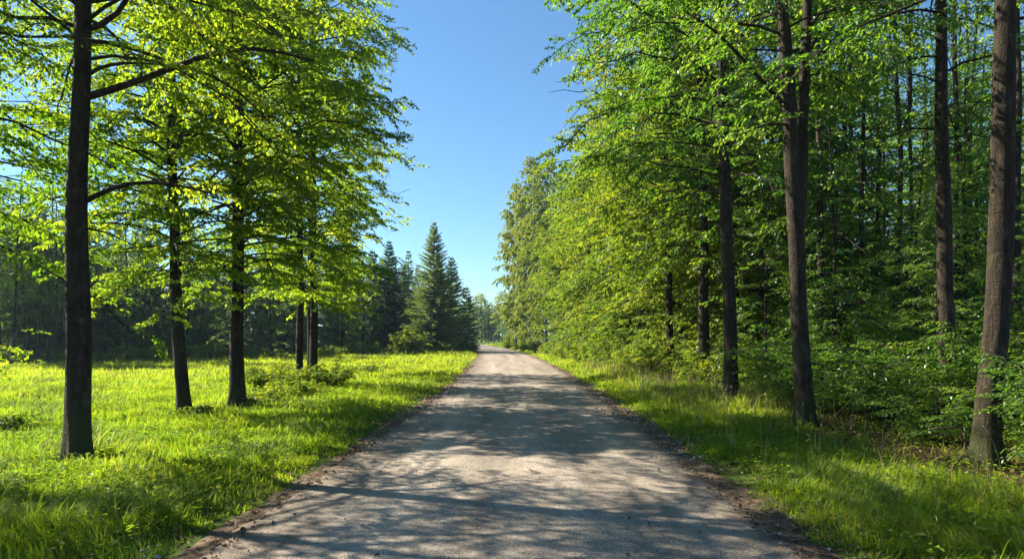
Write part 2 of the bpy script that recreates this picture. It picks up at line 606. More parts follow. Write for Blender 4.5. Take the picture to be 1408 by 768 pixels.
def grow(r, paths, lens, twig_sp, twig_len, sub_sp, leaf_sp, leafL, six=False, maxn=None, t0=.15, droop=.3,
         slope=.1, jit=.015, twig_tubes=False, tb=.5, rollsd=.5, hang=.25, subs=True, ssd=.26, clump=0):
    """limbs (B,K,3) -> twigs -> sub-twigs -> leaves"""
    B, K, _ = paths.shape
    n = np.maximum((lens * (1 - t0) / twig_sp).astype(int), 3)
    i = np.repeat(np.arange(B), n)
    k = np.arange(len(i)) - np.repeat(np.cumsum(n) - n, n)
    t = t0 + (1 - t0) * (k + r.uniform(.2, .8, len(i))) / n[i]
    f = np.clip(t * (K - 1), 0, K - 1.001)
    a = f.astype(int)
    fr = (f - a)[:, None]
    P = paths[i, a] * (1 - fr) + paths[i, a + 1] * fr
    T = paths[i, a + 1] - paths[i, a]
    az0 = np.arctan2(T[:, 1], T[:, 0])
    side = np.where(k % 2 == 0, 1., -1.)
    ang = r.uniform(.5, 1.15, len(i)) * np.where(t > .93, .25, 1)
    ltint = np.clip(tb + r.normal(0, .10, B), 0, 1)
    tw = dict(P=P, az=az0 + side * ang,
              L=np.maximum(twig_len * (lens[i] / lens.max()) ** .4 * (1.12 - t) ** .55 * r.uniform(.55, 1.25, len(i)), .22),
              slope=slope + r.normal(0, ssd, len(i)), droop=droop * r.uniform(.5, 1.4, len(i)),
              tint=np.clip(ltint[i] + r.normal(0, .09, len(i)), 0, 1))
    if clump:
        ox, oy, oz = r.uniform(0, 50, 3)
        m = .5 * (vnoise(P[:, 0] / .9 + ox, P[:, 2] / .55 + oz, 3) + vnoise(P[:, 1] / .9 + oy, P[:, 2] / .55 + oz + 9, 5))
        keep = m > clump
        tw = {q: v[keep] for q, v in tw.items()}
        tw['tint'] = np.clip(tw['tint'] + .35 * (m[keep] - .55), 0, 1)
    C = [tw]
    if subs:
        n2 = np.maximum((tw['L'] / sub_sp).astype(int), 1)
        j = np.repeat(np.arange(len(tw['L'])), n2)
        k2 = np.arange(len(j)) - np.repeat(np.cumsum(n2) - n2, n2)
        s = .15 + .8 * (k2 + r.uniform(.2, .8, len(j))) / n2[j]
        L, az = tw['L'][j], tw['az'][j]
        P2 = tw['P'][j] + np.stack([np.cos(az) * L * s, np.sin(az) * L * s, L * (tw['slope'][j] * s - tw['droop'][j] * s * s)], -1)
        sd2 = np.where(k2 % 2 == 0, 1., -1.)
        C.append(dict(P=P2, az=az + sd2 * r.uniform(.5, 1.1, len(j)), L=np.maximum(L * (1.1 - s) * r.uniform(.4, .8, len(j)), .14),
                      slope=tw['slope'][j] - 2 * tw['droop'][j] * s * .7 + r.normal(0, .12, len(j)), droop=tw['droop'][j] * .8,
                      tint=tw['tint'][j]))
    CC = {key: np.concatenate([c[key] for c in C]) for key in tw}
    V, Q, tint = carriers_to_leaves(r, CC, leaf_sp, leafL, jit, six, maxn, rollsd, hang)
    tub = None
    if twig_tubes:
        ss = np.linspace(0, 1, 4)[None, :, None]
        pth = tw['P'][:, None, :] + np.concatenate([
            np.cos(tw['az'])[:, None, None] * tw['L'][:, None, None] * ss, np.sin(tw['az'])[:, None, None] * tw['L'][:, None, None] * ss,
            tw['L'][:, None, None] * (tw['slope'][:, None, None] * ss - tw['droop'][:, None, None] * ss * ss)], -1)
        rad = (.0035 + .006 * tw['L'])[:, None] * np.array([[1, .8, .55, .2]])
        tub = tubes(pth, rad, 3)
    return (V, Q, tint), tub


def limb_paths(r, P, tz, z0, z1, n, R, prof, up0, up1, sag, bias=None, K=9, az0=0.0, trunk_r=None):
    """primary limbs off a trunk centreline P (rings,3)"""
    u = (np.arange(n) + r.uniform(.1, .9, n)) / n
    z = z0 + (z1 - z0) * u
    base = np.stack([np.interp(z, P[:, 2], P[:, 0]), np.interp(z, P[:, 2], P[:, 1]), z], -1)
    az = az0 + np.arange(n) * 2.39996 + r.normal(0, .25, n)
    L = R * prof(u) * r.uniform(.78, 1.12, n)
    if bias:
        baz, amt = bias
        L = L * (1 + amt * np.cos(az - baz))
    L = np.maximum(L, .35)
    up = up0 + (up1 - up0) * u + r.normal(0, .08, n)
    t = np.linspace(0, 1, K)[None, :]
    bend = r.normal(0, .25, n)[:, None] * t * t
    a = az[:, None] + bend
    wob = r.normal(0, .03, (n, K)) * L[:, None] * t
    hx = np.cumsum(np.concatenate([np.zeros((n, 1)), np.cos(a[:, 1:])], 1), 1) / (K - 1)
    hy = np.cumsum(np.concatenate([np.zeros((n, 1)), np.sin(a[:, 1:])], 1), 1) / (K - 1)
    zz = L[:, None] * (up[:, None] * t - sag * (1 + .3 * r.normal(0, 1, n))[:, None] * t * t) + wob
    paths = base[:, None, :] + np.stack([hx * L[:, None], hy * L[:, None], zz], -1)
    return paths, L


def round_prof(u):
    return np.clip(np.sin(PI * (u * .82 + .16)), .08, 1) ** .75


def high_prof(u):
    return np.clip(np.sin(PI * (u * .70 + .28)), .08, 1) ** .7


def broadleaf(name, label, loc, seed, ctrl, r0, rtop, z0, R, n, leaf_mat_, bark, leafL=.10, six=False, maxn=None, group=None, cat='tree',
              up=(.35, 1.1), sag=.55, prof=round_prof, bias=None, extra=(), twig_sp=.25, twig_len=1.25, sub_sp=.17, leaf_sp=.055,
              droop=.3, slope=.1, tb=.5, twigs=False, sides=14, rings=50, flare=.5, forks=(), clump=.43, dens=.80, t0=.18, hang=.25, rollsd=.62, z1=None, gz=True):
    """a whole tree: trunk, explicit limbs as children, crown"""
    twig_sp, sub_sp, leaf_sp, n = twig_sp * .72, sub_sp * .72, leaf_sp * dens * .84, int(n * 1.6)
    maxn = maxn * 4 if maxn else None
    r = np.random.default_rng(seed)
    loc = (loc[0], loc[1], float(ground_z(loc[0], loc[1])) if gz else 0)
    root = thing(name, label, cat, loc, group)
    V, Q, P, rad = trunk_tube(r, ctrl, r0, rtop, sides, flare, rings, seed)
    parts = [(V, Q)]
    top = ctrl[-1][0]
    src = [(P, rad, z0, (z1 or top * .985), n, R)]
    for fctrl, fr0, frt, fz0, fn, fR in forks:
        FV, FQ, FP, Frad = trunk_tube(r, fctrl, fr0, frt, sides, 0, rings, seed + 5)
        parts.append((FV, FQ))
        src.append((FP, Frad, fz0, fctrl[-1][0] * .985, fn, fR))
    PA, LA = [], []
    for (PP, rr, a, b, nn, RR) in src:
        p, L = limb_paths(r, PP, None, a, b, nn, RR, prof, up[0], up[1], sag, bias)
        rb = np.interp(p[:, 0, 2], PP[:, 2], rr)
        lr = np.minimum(.007 + .0065 * L, rb * .5)
        V2, Q2 = tubes(p, lr[:, None] * np.linspace(1, .18, p.shape[1])[None], 5)
        parts.append((V2, Q2))
        PA.append(p)
        LA.append(L)
    kids = []
    for pts, er in extra:
        e = np.array(pts, float)
        d = np.concatenate([[0], np.cumsum(np.linalg.norm(np.diff(e, axis=0), axis=1))])
        q = np.linspace(0, d[-1], 9)
        pe = np.stack([np.interp(q, d, e[:, c]) for c in range(3)], -1)
        for _ in range(2):
            pe[1:-1] = (pe[:-2] + 2 * pe[1:-1] + pe[2:]) / 4
        kids.append((pe, er))
        PA.append(pe[None])
        LA.append(np.array([d[-1]]))
    (V3, Q3, tint), tub = grow(r, np.concatenate(PA), np.concatenate(LA), twig_sp, twig_len, sub_sp, leaf_sp, leafL, six, maxn,
                               t0, droop, slope, twig_tubes=twigs, tb=tb, hang=hang, rollsd=rollsd, clump=clump)
    if tub:
        parts.append(tub)
    V, Q = merge(parts)
    obj('trunk', mesh_np('trunk', V, [Q], bark, smooth=True), root)
    for pe, er in kids:
        VB, QB = tubes(pe[None], (er * np.linspace(1, .25, 9))[None], 8)
        obj('branch', mesh_np('branch', VB, [QB], bark, smooth=True), root)
    obj('crown', mesh_np('crown', V3, [Q3], leaf_mat_, tint), root)
    return root


def spruce(name, label, loc, seed, H, R, mat, bark, needle=(.42, .11), whorl=.38, nb=8, sp=.13, group=None, z0=.5, r0=.17):
    nb, sp = int(nb * 1.5), sp * .75
    r = np.random.default_rng(seed)
    root = thing(name, label, 'tree', (loc[0], loc[1], float(ground_z(loc[0], loc[1]))), group)
    V, Q, P, rad = trunk_tube(r, [(-.2, 0, 0), (H * .5, .05, 0), (H, 0, 0)], r0, .015, 8, .3, 24, seed)
    zs = np.arange(z0, H - .15, whorl)
    z = np.repeat(zs, nb) + r.uniform(-.28, .28, len(zs) * nb) * whorl
    z = np.clip(z, z0, H - .1)
    u = z / H
    n = len(z)
    L = (R * (1 - u) ** .90 + .05) * r.uniform(.68, 1.12, n) * (1 - .25 * np.exp(-z / (H * .08)))
    az = r.uniform(0, 2 * PI, n)
    up = -.18 + .62 * u ** 1.3 + r.normal(0, .06, n)
    K = 6
    t = np.linspace(0, 1, K)[None]
    base = np.stack([np.zeros(n), np.zeros(n), z], -1)
    zz = L[:, None] * (up[:, None] * t + .16 * t * t)
    paths = base[:, None] + np.stack([np.cos(az)[:, None] * L[:, None] * t, np.sin(az)[:, None] * L[:, None] * t, zz], -1)
    VB, QB = tubes(paths, (.008 + .009 * L)[:, None] * np.linspace(1, .2, K)[None], 4)
    V, Q = merge([(V, Q), (VB, QB)])
    obj('trunk', mesh_np('trunk', V, [Q], bark, smooth=True), root)
    m = np.maximum((L / sp).astype(int), 2) * 2
    i = np.repeat(np.arange(n), m)
    k = np.arange(len(i)) - np.repeat(np.cumsum(m) - m, m)
    s = .12 + .9 * (k + r.uniform(0, 1, len(i))) / m[i]
    Pn = base[i] + np.stack([np.cos(az[i]) * L[i] * s, np.sin(az[i]) * L[i] * s, L[i] * (up[i] * s + .16 * s * s)], -1)
    side = np.where(k % 2 == 0, 1., -1.)
    laz = az[i] + side * r.uniform(.35, 1.0, len(i)) * np.where(s > .9, .4, 1)
    D, Nn = frames(r, len(i), laz, up[i] + .32 * s - .22 + r.normal(0, .22, len(i)), .55)
    Ln = needle[0] * r.uniform(.6, 1.2, len(i)) * (.55 + .45 * (L[i] / L.max()) ** .5) * (1.15 - .5 * s)
    V3, Q3, mm = leaf_faces(Pn, D, Nn, Ln, np.full(len(i), needle[1]) * r.uniform(.7, 1.2, len(i)), False, .15, .15)
    tint = np.clip(.32 + .35 * s ** 2 + r.normal(0, .14, len(i)) + r.normal(0, .08, n)[i], 0, 1)
    obj('crown', mesh_np('crown', V3, [Q3], mat, tint), root)
    return root


def bush(name, label, cat, loc, seed, H, R, n, mat, leafL=.09, six=False, maxn=None, group=None, bark=None, sag=.45, up=(1.3, .5), twig_len=.5,
         twig_sp=.12, sub_sp=.14, leaf_sp=.06, tb=.5, droop=.3, hang=.2, rollsd=.55, ssd=.25):
    """many stems from the ground"""
    twig_sp, sub_sp, leaf_sp, n = twig_sp * .8, sub_sp * .75, leaf_sp * .72, int(n * 1.25)
    maxn = maxn * 3 if maxn else None
    r = np.random.default_rng(seed)
    root = thing(name, label, cat, (loc[0], loc[1], float(ground_z(loc[0], loc[1]))), group)
    K = 8
    az = np.arange(n) * 2.4 + r.normal(0, .3, n)
    L = r.uniform(.55, 1.1, n)
    out = r.uniform(.12, 1, n) ** .7 * R
    t = np.linspace(0, 1, K)[None]
    hz = H * L[:, None] * (1.15 * t - .25 * t * t) * (1 - .45 * (out / R)[:, None] * t)
    b = r.normal(0, .10 * R, (n, 2))
    paths = np.stack([b[:, :1] + np.cos(az)[:, None] * out[:, None] * t ** 1.2, b[:, 1:] + np.sin(az)[:, None] * out[:, None] * t ** 1.2, hz - .04], -1)
    VB, QB = tubes(paths, (.006 + .006 * H * L)[:, None] * np.linspace(1, .2, K)[None], 5)
    (V3, Q3, tint), tub = grow(r, paths, H * L + .2, twig_sp, twig_len, sub_sp, leaf_sp, leafL, six, maxn, .12, droop, .12,
                               twig_tubes=True, tb=tb, hang=hang, rollsd=rollsd, ssd=ssd)
    V, Q = merge([(VB, QB), tub])
    obj('stem', mesh_np('stem', V, [Q], bark or BARK, smooth=True), root)
    obj('foliage', mesh_np('foliage', V3, [Q3], mat, tint), root)
    return root


# ------------------------------------------------------------------ camera, sun, sky
cam = bpy.data.cameras.new('camera')
cam.lens, cam.sensor_width = 24.0, 36.0
cam.shift_y = 78.0 / 1408.0
cam.clip_start, cam.clip_end = .1, 6000
co = bpy.data.objects.new('camera', cam)
COL.objects.link(co)
co.location = (0, 0, EYE)
co.rotation_euler = (math.radians(90), 0, 0)
S.camera = co

SUN_EL, SUN_AZ = math.radians(37), math.radians(-66)      # azimuth from +y towards +x
sd = Vector((math.sin(SUN_AZ) * math.cos(SUN_EL), math.cos(SUN_AZ) * math.cos(SUN_EL), math.sin(SUN_EL)))
sl = bpy.data.lights.new('sun', 'SUN')
sl.energy, sl.angle, sl.color = 5.0, math.radians(.53), (1.0, .90, .72)
so = bpy.data.objects.new('sun', sl)
COL.objects.link(so)
so.rotation_euler = sd.to_track_quat('Z', 'Y').to_euler()
so.location = (-30, 20, 40)

w = bpy.data.worlds.new('World')
S.world = w
w.use_nodes = True
wn, wl = w.node_tree.nodes, w.node_tree.links
bg = wn['Background']
sky = wn.new('ShaderNodeTexSky')
sky.sky_type = 'NISHITA'
sky.sun_disc = False
sky.sun_elevation, sky.sun_rotation = SUN_EL, SUN_AZ
sky.altitude, sky.air_density, sky.dust_density, sky.ozone_density = 50, 1.1, 0, 7.5
tw = wn.new('ShaderNodeMix')
tw.data_type, tw.blend_type = 'RGBA', 'MULTIPLY'
tw.inputs[0].default_value = 1
tw.inputs[7].default_value = (.92, 1.03, .99, 1)
wl.new(sky.outputs[0], tw.inputs[6])
wl.new(tw.outputs[2], bg.inputs[0])
bg.inputs[1].default_value = .0505
S.view_settings.view_transform = 'Standard'
S.view_settings.look = 'None'
S.view_settings.exposure = 1.85
S.view_settings.gamma = 1
S.cycles.max_bounces = 9
S.cycles.diffuse_bounces = 6
S.cycles.transmission_bounces = 4
S.cycles.glossy_bounces = 2
S.cycles.sample_clamp_indirect = 6
S.cycles.use_adaptive_sampling = True
S.cycles.adaptive_threshold = .02
S.cycles.use_denoising = True


# the faint blue air that softens the far trees
def haze_box():
    m, nt, N, L = nodes('pale_air')
    v = N.new('ShaderNodeVolumePrincipled')
    v.inputs['Color'].default_value = (.55, .80, 1, 1)
    v.inputs['Density'].default_value = .00028
    v.inputs['Anisotropy'].default_value = .35
    o = N.new('ShaderNodeOutputMaterial')
    L.new(v.outputs[0], o.inputs['Volume'])
    V = np.array([[x, y, z] for x in (-3200, 3200) for y in (-1500, 3600) for z in (-4, 40)], float)
    Q = np.array([[0, 1, 3, 2], [4, 6, 7, 5], [0, 4, 5, 1], [2, 3, 7, 6], [0, 2, 6, 4], [1, 5, 7, 3]])
    stuff('haze', mesh_np('haze', V, [Q], m), 'thin bluish haze in the air before the far trees', 'haze')


if HAZE:
    haze_box()


# ------------------------------------------------------------------ ground, road, verges
def grid_mesh(name, X, Y, Z, mat, uv=None, smooth=True):
    ny, nx = X.shape
    V = np.stack([X, Y, Z], -1).reshape(-1, 3)
    j, i = np.meshgrid(np.arange(ny - 1), np.arange(nx - 1), indexing='ij')
    a = j * nx + i
    Q = np.stack([a, a + 1, a + nx + 1, a + nx], -1).reshape(-1, 4)
    me = mesh_np(name, V, [Q], mat, smooth=smooth)
    if uv is not None:
        u = me.uv_layers.new(name='UVMap')
        u.data.foreach_set('uv', uv.reshape(-1, 2)[Q.ravel()].astype(np.float32).ravel())
    return me


gx = np.concatenate([[-2500, -1200, -600, -350, -220], np.arange(-150, -20, 3.), np.arange(-20, 14, .22), np.arange(14, 60, 1.5), [70, 90, 130, 220, 350, 600, 1200, 2500]])
gy = np.concatenate([[-600, -200, -80], np.arange(-40, -2, 3.), np.arange(-2, 45, .22), np.arange(45, 130, .8), np.arange(130, 260, 4.), [300, 400, 600, 1000, 1700, 2800]])
X, Y = np.meshgrid(gx, gy)
struct('ground', grid_mesh('ground', X, Y, ground_z(X, Y), GROUND))

ry = np.concatenate([np.arange(-12, 40, .12), np.arange(40, 120, .4), np.arange(120, 236, 1.)])
cx = _spline(ry)
us = np.array([-1, -.97, -.9, -.75, -.5, -.25, 0, .25, .5, .75, .9, .97, 1.])
el = RW + .16 * (fbm(ry * .5, ry * 0 + 3, 21) - .5) + .12 * (fbm(ry * 2.4, ry * 0 + 7, 5) - .5)
er = RW + .16 * (fbm(ry * .5, ry * 0 + 9, 31) - .5) + .12 * (fbm(ry * 2.4, ry * 0 + 1, 8) - .5)
off = np.where(us[None] < 0, us[None] * el[:, None], us[None] * er[:, None])
X = cx[:, None] + off
Y = np.repeat(ry[:, None], len(us), 1)
Z = .022 * (1 - us[None] ** 2) - .012 + .012 * (fbm(X * .6, Y * .35, 4) - .5)
Z[:, 0] = Z[:, -1] = -.028
struct('road', grid_mesh('road', X, Y, Z, ROAD, np.stack([off, Y], -1)))
for sgn, wd, sd_ in ((-1, .14, 41), (1, .28, 51)):
    k = np.linspace(0, 1, 8)
    wv = wd * (.1 + 1.7 * fbm(ry * .7, ry * 0 + 2, sd_)) * (1 - .5 * sstep(14, 40, ry)) + .25 * fbm(ry * 4, ry * 0, sd_ + 2)
    off = sgn * (RW - .22 + (wv[:, None] + .22) * k[None])
    X = cx[:, None] + off
    Y = np.repeat(ry[:, None], 8, 1)
    Z = ground_z(X, Y) + .010 + .02 * (fbm(X * 5, Y * 5, 6) - .5) * (np.abs(off) > RW)
    Z[:, -1] -= .02
    Z[:, 0] = -.03
    struct('soil_verge', grid_mesh('soil_verge', X, Y, Z, DIRT))


FEET = [(spot(108, 9.4), 9.4, 260), (spot(252, 15.9), 15.9, 160), (spot(326, 16.9), 16.9, 160), (spot(1108, 12.9), 12.9, 420), (spot(1352, 9.3), 9.3, 300), (spot(1005, 17.4), 17.4, 180)]
# ------------------------------------------------------------------ grass
def blades(r, x, y, h, wd, az, lean, tint, near):
    n = len(x)
    st = np.array([0, .4, .75, 1.]) if near else np.array([0, .55, 1.])
    wp = np.array([1, .85, .5]) if near else np.array([1, .7])
    base = np.stack([x, y, ground_z(x, y) - .01], -1)
    hd = np.stack([np.cos(az), np.sin(az), np.zeros(n)], -1)
    fa = az + PI / 2 + r.normal(0, .5, n)
    sdv = np.stack([np.cos(fa), np.sin(fa), np.zeros(n)], -1)
    vs = []
    for q, s in enumerate(st):
        p = base + hd * (lean * h * s ** 1.8)[:, None]
        p[:, 2] += h * (s - .42 * np.minimum(lean, 1.4) * s ** 2.2)
        if q < len(wp):
            vs += [p - sdv * (wd * wp[q] * .5)[:, None], p + sdv * (wd * wp[q] * .5)[:, None]]
        else:
            vs.append(p)
    V = np.stack(vs, 1)
    m = V.shape[1]
    i = np.arange(n)[:, None] * m
    if near:
        Q = np.stack([i + np.array([[0, 1, 3, 2]]), i + np.array([[2, 3, 5, 4]])], 1).reshape(-1, 4)
        T = i + np.array([[4, 5, 6]])
        tt = np.concatenate([np.repeat(tint, 2), tint])
    else:
        Q = i + np.array([[0, 1, 3, 2]])
        T = i + np.array([[2, 3, 4]])
        tt = np.concatenate([tint, tint])
    return V.reshape(-1, 3), Q, T, tt


def scatter(r, x0, x1, y0, y1, dens):
    n = int((x1 - x0) * (y1 - y0) * dens)
    return r.uniform(x0, x1, n), r.uniform(y0, y1, n)


def view_ok(x, y, m=2.2):
    return np.abs(x) < .76 * np.maximum(y, 0) + m


def grass_field(name, label, seed, bands, side, tall):
    r = np.random.default_rng(seed)
    Vs, Qs, Ts, tq, off = [], [], [], [], 0
    tts = []
    for (y0, y1, x0, x1, dens, near, hs) in bands:
        x, y = scatter(r, x0, x1, y0, y1, dens)
        d = side * road_dx(x, y)
        edge = RW - .24 + .62 * fbm(x * .0 + y * .7, x * .0 + 5 * side, 61) + .34 * fbm(y * 3.1, y * 0 + side, 63) + (.30 if side > 0 else .0) * sstep(12, 4, y)
        clump = fbm(x * 1.4, y * 1.4, 17)
        fine = fbm(x * 5, y * 5, 19)
        for bx, by, q in FEET:
            edge = np.where(np.hypot(x - bx, y - by) < .22 + .35 * fine, 99, edge)
        keep = (d > edge) & view_ok(x, y) & (r.uniform(0, 1, len(x)) < .10 + 1.25 * fine)
        if side > 0:
            inner = d - 4.0 - 1.6 * fbm(x * .5, y * .5, 71) - 1.2 * sstep(15, 20, y) - .6 * sstep(9, 6, y)
            keep &= r.uniform(0, 1, len(x)) > sstep(-.4, 1.4, inner) * .97
        x, y, d, edge, clump, fine = (a[keep] for a in (x, y, d, edge, clump, fine))
        n = len(x)
        ed = sstep(0, .7, d - edge)
        h = .74 * hs * (.45 + 1.1 * clump) * (.45 + 1.1 * fine) * r.uniform(.5, 1.3, n) * (1 + .7 * (r.uniform(0, 1, n) < .06)) * (.45 + .55 * ed)
        h *= 1 + tall(x, y)
        fl = 6.28 * fbm(x * .8, y * .8, 27) * 1.6 + r.normal(0, .8, n)
        lean = np.clip(.35 + .55 * fbm(x * 1.1, y * 1.1, 33) + r.normal(0, .25, n), .05, 1.5)
        wd = np.maximum(.0065, .00125 * y) * r.uniform(.6, 1.4, n)
        tint = .42 + .55 * (fbm(x * .35, y * .35, 37) - .5) + .5 * (clump - .5) + r.normal(0, .17, n) + .26 * sstep(13, 38, y) * (side < 0)
        dry = r.uniform(0, 1, n) < .03 + .06 * (fbm(x * .6, y * .6, 39) > .58) + .10 * sstep(9, 26, y) * (side < 0)
        tint = np.where(dry, r.uniform(.85, 1, n), np.clip(tint, 0, .84))
        V, Q, T, tt = blades(r, x, y, h, wd, fl, lean, tint, near)
        Vs.append(V)
        Qs.append(Q + off)
        Ts.append(T + off)
        nq = len(Q)
        tq.append(tt[:nq])
        tts.append(tt[nq:])
        off += len(V)
    me = mesh_np(name, np.concatenate(Vs), [np.concatenate(Qs), np.concatenate(Ts)], GRASS, np.concatenate(tq + tts))
    return stuff(name, me, label, 'grass')


grass_field('meadow_grass', 'sunny yellow green meadow grass on the open side of the road', 101,
            [(2.8, 6.5, -8.5, -2.2, 4200, True, .22), (6.5, 11, -11.5, -2.2, 2600, True, .20), (11, 17, -16, -2.2, 1300, True, .20),
             (17, 26, -23, -2.0, 600, False, .22), (26, 40, -34, -2, 260, False, .26), (40, 66, -52, -2.2, 95, False, .34),
             (66, 130, -14, -3, 55, False, .36)], -1,
            lambda x, y: .9 * sstep(-3.2, -4.2, x) * sstep(7.0, 5.0, y) + .5 * np.exp(-((x + 6.2) ** 2 + (y - 9.6) ** 2) / .8))
grass_field('verge_grass', 'green verge grass between the road and the shady woodland', 102,
            [(2.8, 6.5, 2.2, 8.0, 4200, True, .20), (6.5, 11, 2.2, 10, 2600, True, .19), (11, 17, 2.2, 11, 1300, True, .22),
             (17, 26, 2.2, 10, 700, False, .24), (26, 45, 2.0, 9.5, 330, False, .26), (45, 75, 0, 8, 150, False, .3), (75, 140, -8, 8, 60, False, .35)], 1,
            lambda x, y: .5 * sstep(12, 16, y) * sstep(3.3, 4.6, x) + .7 * sstep(6.2, 4.6, y) * sstep(3.0, 3.8, x))

r = np.random.default_rng(5)
x, y = scatter(r, 2.8, 7.5, 4, 34, 26)
d = road_dx(x, y)
k = (d > 3.1) & (r.uniform(0, 1, len(x)) < .25 + .9 * sstep(11, 17, y) * sstep(3.2, 4.3, d)) & (d < 6.3)
x, y = x[k], y[k]
n = len(x)
V, Q, T, tt = blades(r, x, y, r.uniform(.35, .7, n), np.maximum(.005, .0009 * y), r.uniform(0, 6.28, n), r.uniform(.05, .6, n), r.uniform(0, 1, n), True)
# seed heads: small lozenges near the tip
hd = V.reshape(-1, 7, 3)[:, 6]
D, Nn = frames(r, n, r.uniform(0, 6.28, n), r.uniform(.6, 2, n), 1.0)
V2, Q2, _ = leaf_faces(hd, D, Nn, r.uniform(.05, .09, n), np.maximum(.010, .0012 * y), False)
me = mesh_np('tall_dry_grass', np.concatenate([V, V2]), [np.concatenate([Q, Q2 + len(V)]), T],
             STRAW, np.concatenate([tt[:len(Q)], r.uniform(.3, 1, len(Q2)), tt[len(Q):]]))
stuff('tall_dry_grass', me, 'pale tall grass stalks with seed heads along the woodland verge', 'grass')

# broad low weeds and clover between the blades
r = np.random.default_rng(6)
wx, wy = [], []
for (x0, x1, y0, y1, dn) in ((-12, -2.6, 3.5, 12, 110), (-17, -2.6, 12, 24, 60), (2.8, 9, 3.5, 12, 130), (2.8, 9, 12, 22, 60)):
    a, b = scatter(r, x0, x1, y0, y1, dn)
    k = (r.uniform(0, 1, len(a)) < 1.6 * (fbm(a * .9, b * .9, 83) - .25)) & (np.abs(road_dx(a, b)) > RW + .55) & view_ok(a, b)
    wx.append(a[k])
    wy.append(b[k])
wx, wy = np.concatenate(wx), np.concatenate(wy)
rep = 5
x = np.repeat(wx, rep) + r.normal(0, .03, len(wx) * rep)
y = np.repeat(wy, rep) + r.normal(0, .03, len(wx) * rep)
n = len(x)
D, Nn = frames(r, n, r.uniform(0, 6.28, n), r.uniform(0, .5, n), .4)
Ln = r.uniform(.03, .075, n)
V, Q, m = leaf_faces(np.stack([x, y, ground_z(x, y) + r.uniform(.03, .16, n)], -1), D, Nn, Ln, Ln * .6, True)
stuff('ground_cover', mesh_np('ground_cover', V, [Q], GRASS, np.repeat(np.clip(r.normal(.42, .2, n), 0, .84), m)),
      'low broad leaved weeds and clover growing in the grass', 'ground cover')

# fallen leaves: along both edges of the road and on the woodland bank
r = np.random.default_rng(8)
lx, ly = [], []
for (x0, x1, y0, y1, dn, a0, a1) in ((-4, 4, 3, 14, 170, 2.2, 3.3), (-4, 4, 14, 40, 45, 2.2, 2.9), (4, 16, 6, 20, 330, 4.2, 15), (4, 16, 20, 36, 60, 5, 15), (-2.6, 2.6, 3, 30, .8, 0, 2.4)):
    a, b = scatter(r, x0, x1, y0, y1, dn)
    d = np.abs(road_dx(a, b))
    k = (d > a0) & (d < a1) & (r.uniform(0, 1, len(a)) < 1.9 * (fbm(a * 1.2, b * 1.2, 91) - .2)) & view_ok(a, b)
    lx.append(a[k])
    ly.append(b[k])
for bx, by, q in FEET:
    a, rr = r.uniform(0, 6.28, q), r.gamma(2.2, .22, q)
    lx.append(bx + np.cos(a) * rr)
    ly.append(by + np.sin(a) * rr)
x, y = np.concatenate(lx), np.concatenate(ly)
n = len(x)
D, Nn = frames(r, n, r.uniform(0, 6.28, n), r.normal(0, .25, n), .5)
Ln = r.uniform(.02, .055, n) * (1 + .025 * y)
zz = np.where(np.abs(road_dx(x, y)) < RW, .016, ground_z(x, y) + r.uniform(.012, .05, n))
V, Q, m = leaf_faces(np.stack([x, y, zz], -1), D, Nn, Ln, Ln * .6, True, .2, .25)
stuff('fallen_leaves', mesh_np('fallen_leaves', V, [Q], LITTER, np.repeat(np.clip(r.normal(.5, .25, n), 0, 1), m)),
      'dry brown fallen leaves on the road edges and woodland bank', 'leaf litter')


# loose stones and grit along the edges of the road
r = np.random.default_rng(9)
x, y = scatter(r, -3.6, 3.6, 3, 26, 120)
d = np.abs(road_dx(x, y))
k = (r.uniform(0, 1, len(x)) < .02 + sstep(1.7, 2.4, d) * (fbm(x * 1.5, y * 1.5, 97) > .45)) & (d < 2.9)
x, y, d = x[k], y[k], d[k]
n = len(x)
sz = r.gamma(2, .0042, n) * (1 + .03 * y)
sz = np.clip(sz, .004, .035)
oc = np.array([[1, 0, 0], [0, 1, 0], [-1, 0, 0], [0, -1, 0], [0, 0, 1], [0, 0, -1]], float)
V = oc[None] * sz[:, None, None] * r.uniform(.6, 1.3, (n, 6, 1)) * np.array([1, 1, .7])
a = r.uniform(0, 6.28, n)
V = np.stack([V[..., 0] * np.cos(a)[:, None] - V[..., 1] * np.sin(a)[:, None], V[..., 0] * np.sin(a)[:, None] + V[..., 1] * np.cos(a)[:, None], V[..., 2]], -1)
zz = np.where(d < RW - .1, .006, ground_z(x, y) + .022)
V += np.stack([x, y, zz + sz * .3], -1)[:, None]
T = np.array([[0, 1, 4], [1, 2, 4], [2, 3, 4], [3, 0, 4], [1, 0, 5], [2, 1, 5], [3, 2, 5], [0, 3, 5]])
T = (np.arange(n)[:, None, None] * 6 + T[None]).reshape(-1, 3)
stuff('grit', mesh_np('grit', V.reshape(-1, 3), [T], STONE), 'loose grit and small stones along the worn road edges', 'gravel')


# ------------------------------------------------------------------ the trees one can tell apart
def rel(base, pts):
    """photo column, photo row, metres ahead -> offsets from the tree base"""
    g = float(ground_z(base[0], base[1]))
    sh = .4 if base[0] < 0 else .6
    return [(spot(px, d - sh) - base[0], d - sh - base[1], hgt(py, d - sh) - g) for px, py, d in pts]


def lean(base, pts):
    """(z, dx, dy) control points of a trunk from photo rows at the tree's own distance"""
    g = float(ground_z(base[0], base[1]))
    return [(-.25, 0, 0), (0, 0, 0)] + [(hgt(py, base[1]) - g, spot(px, base[1]) - base[0], 0) for px, py in pts]


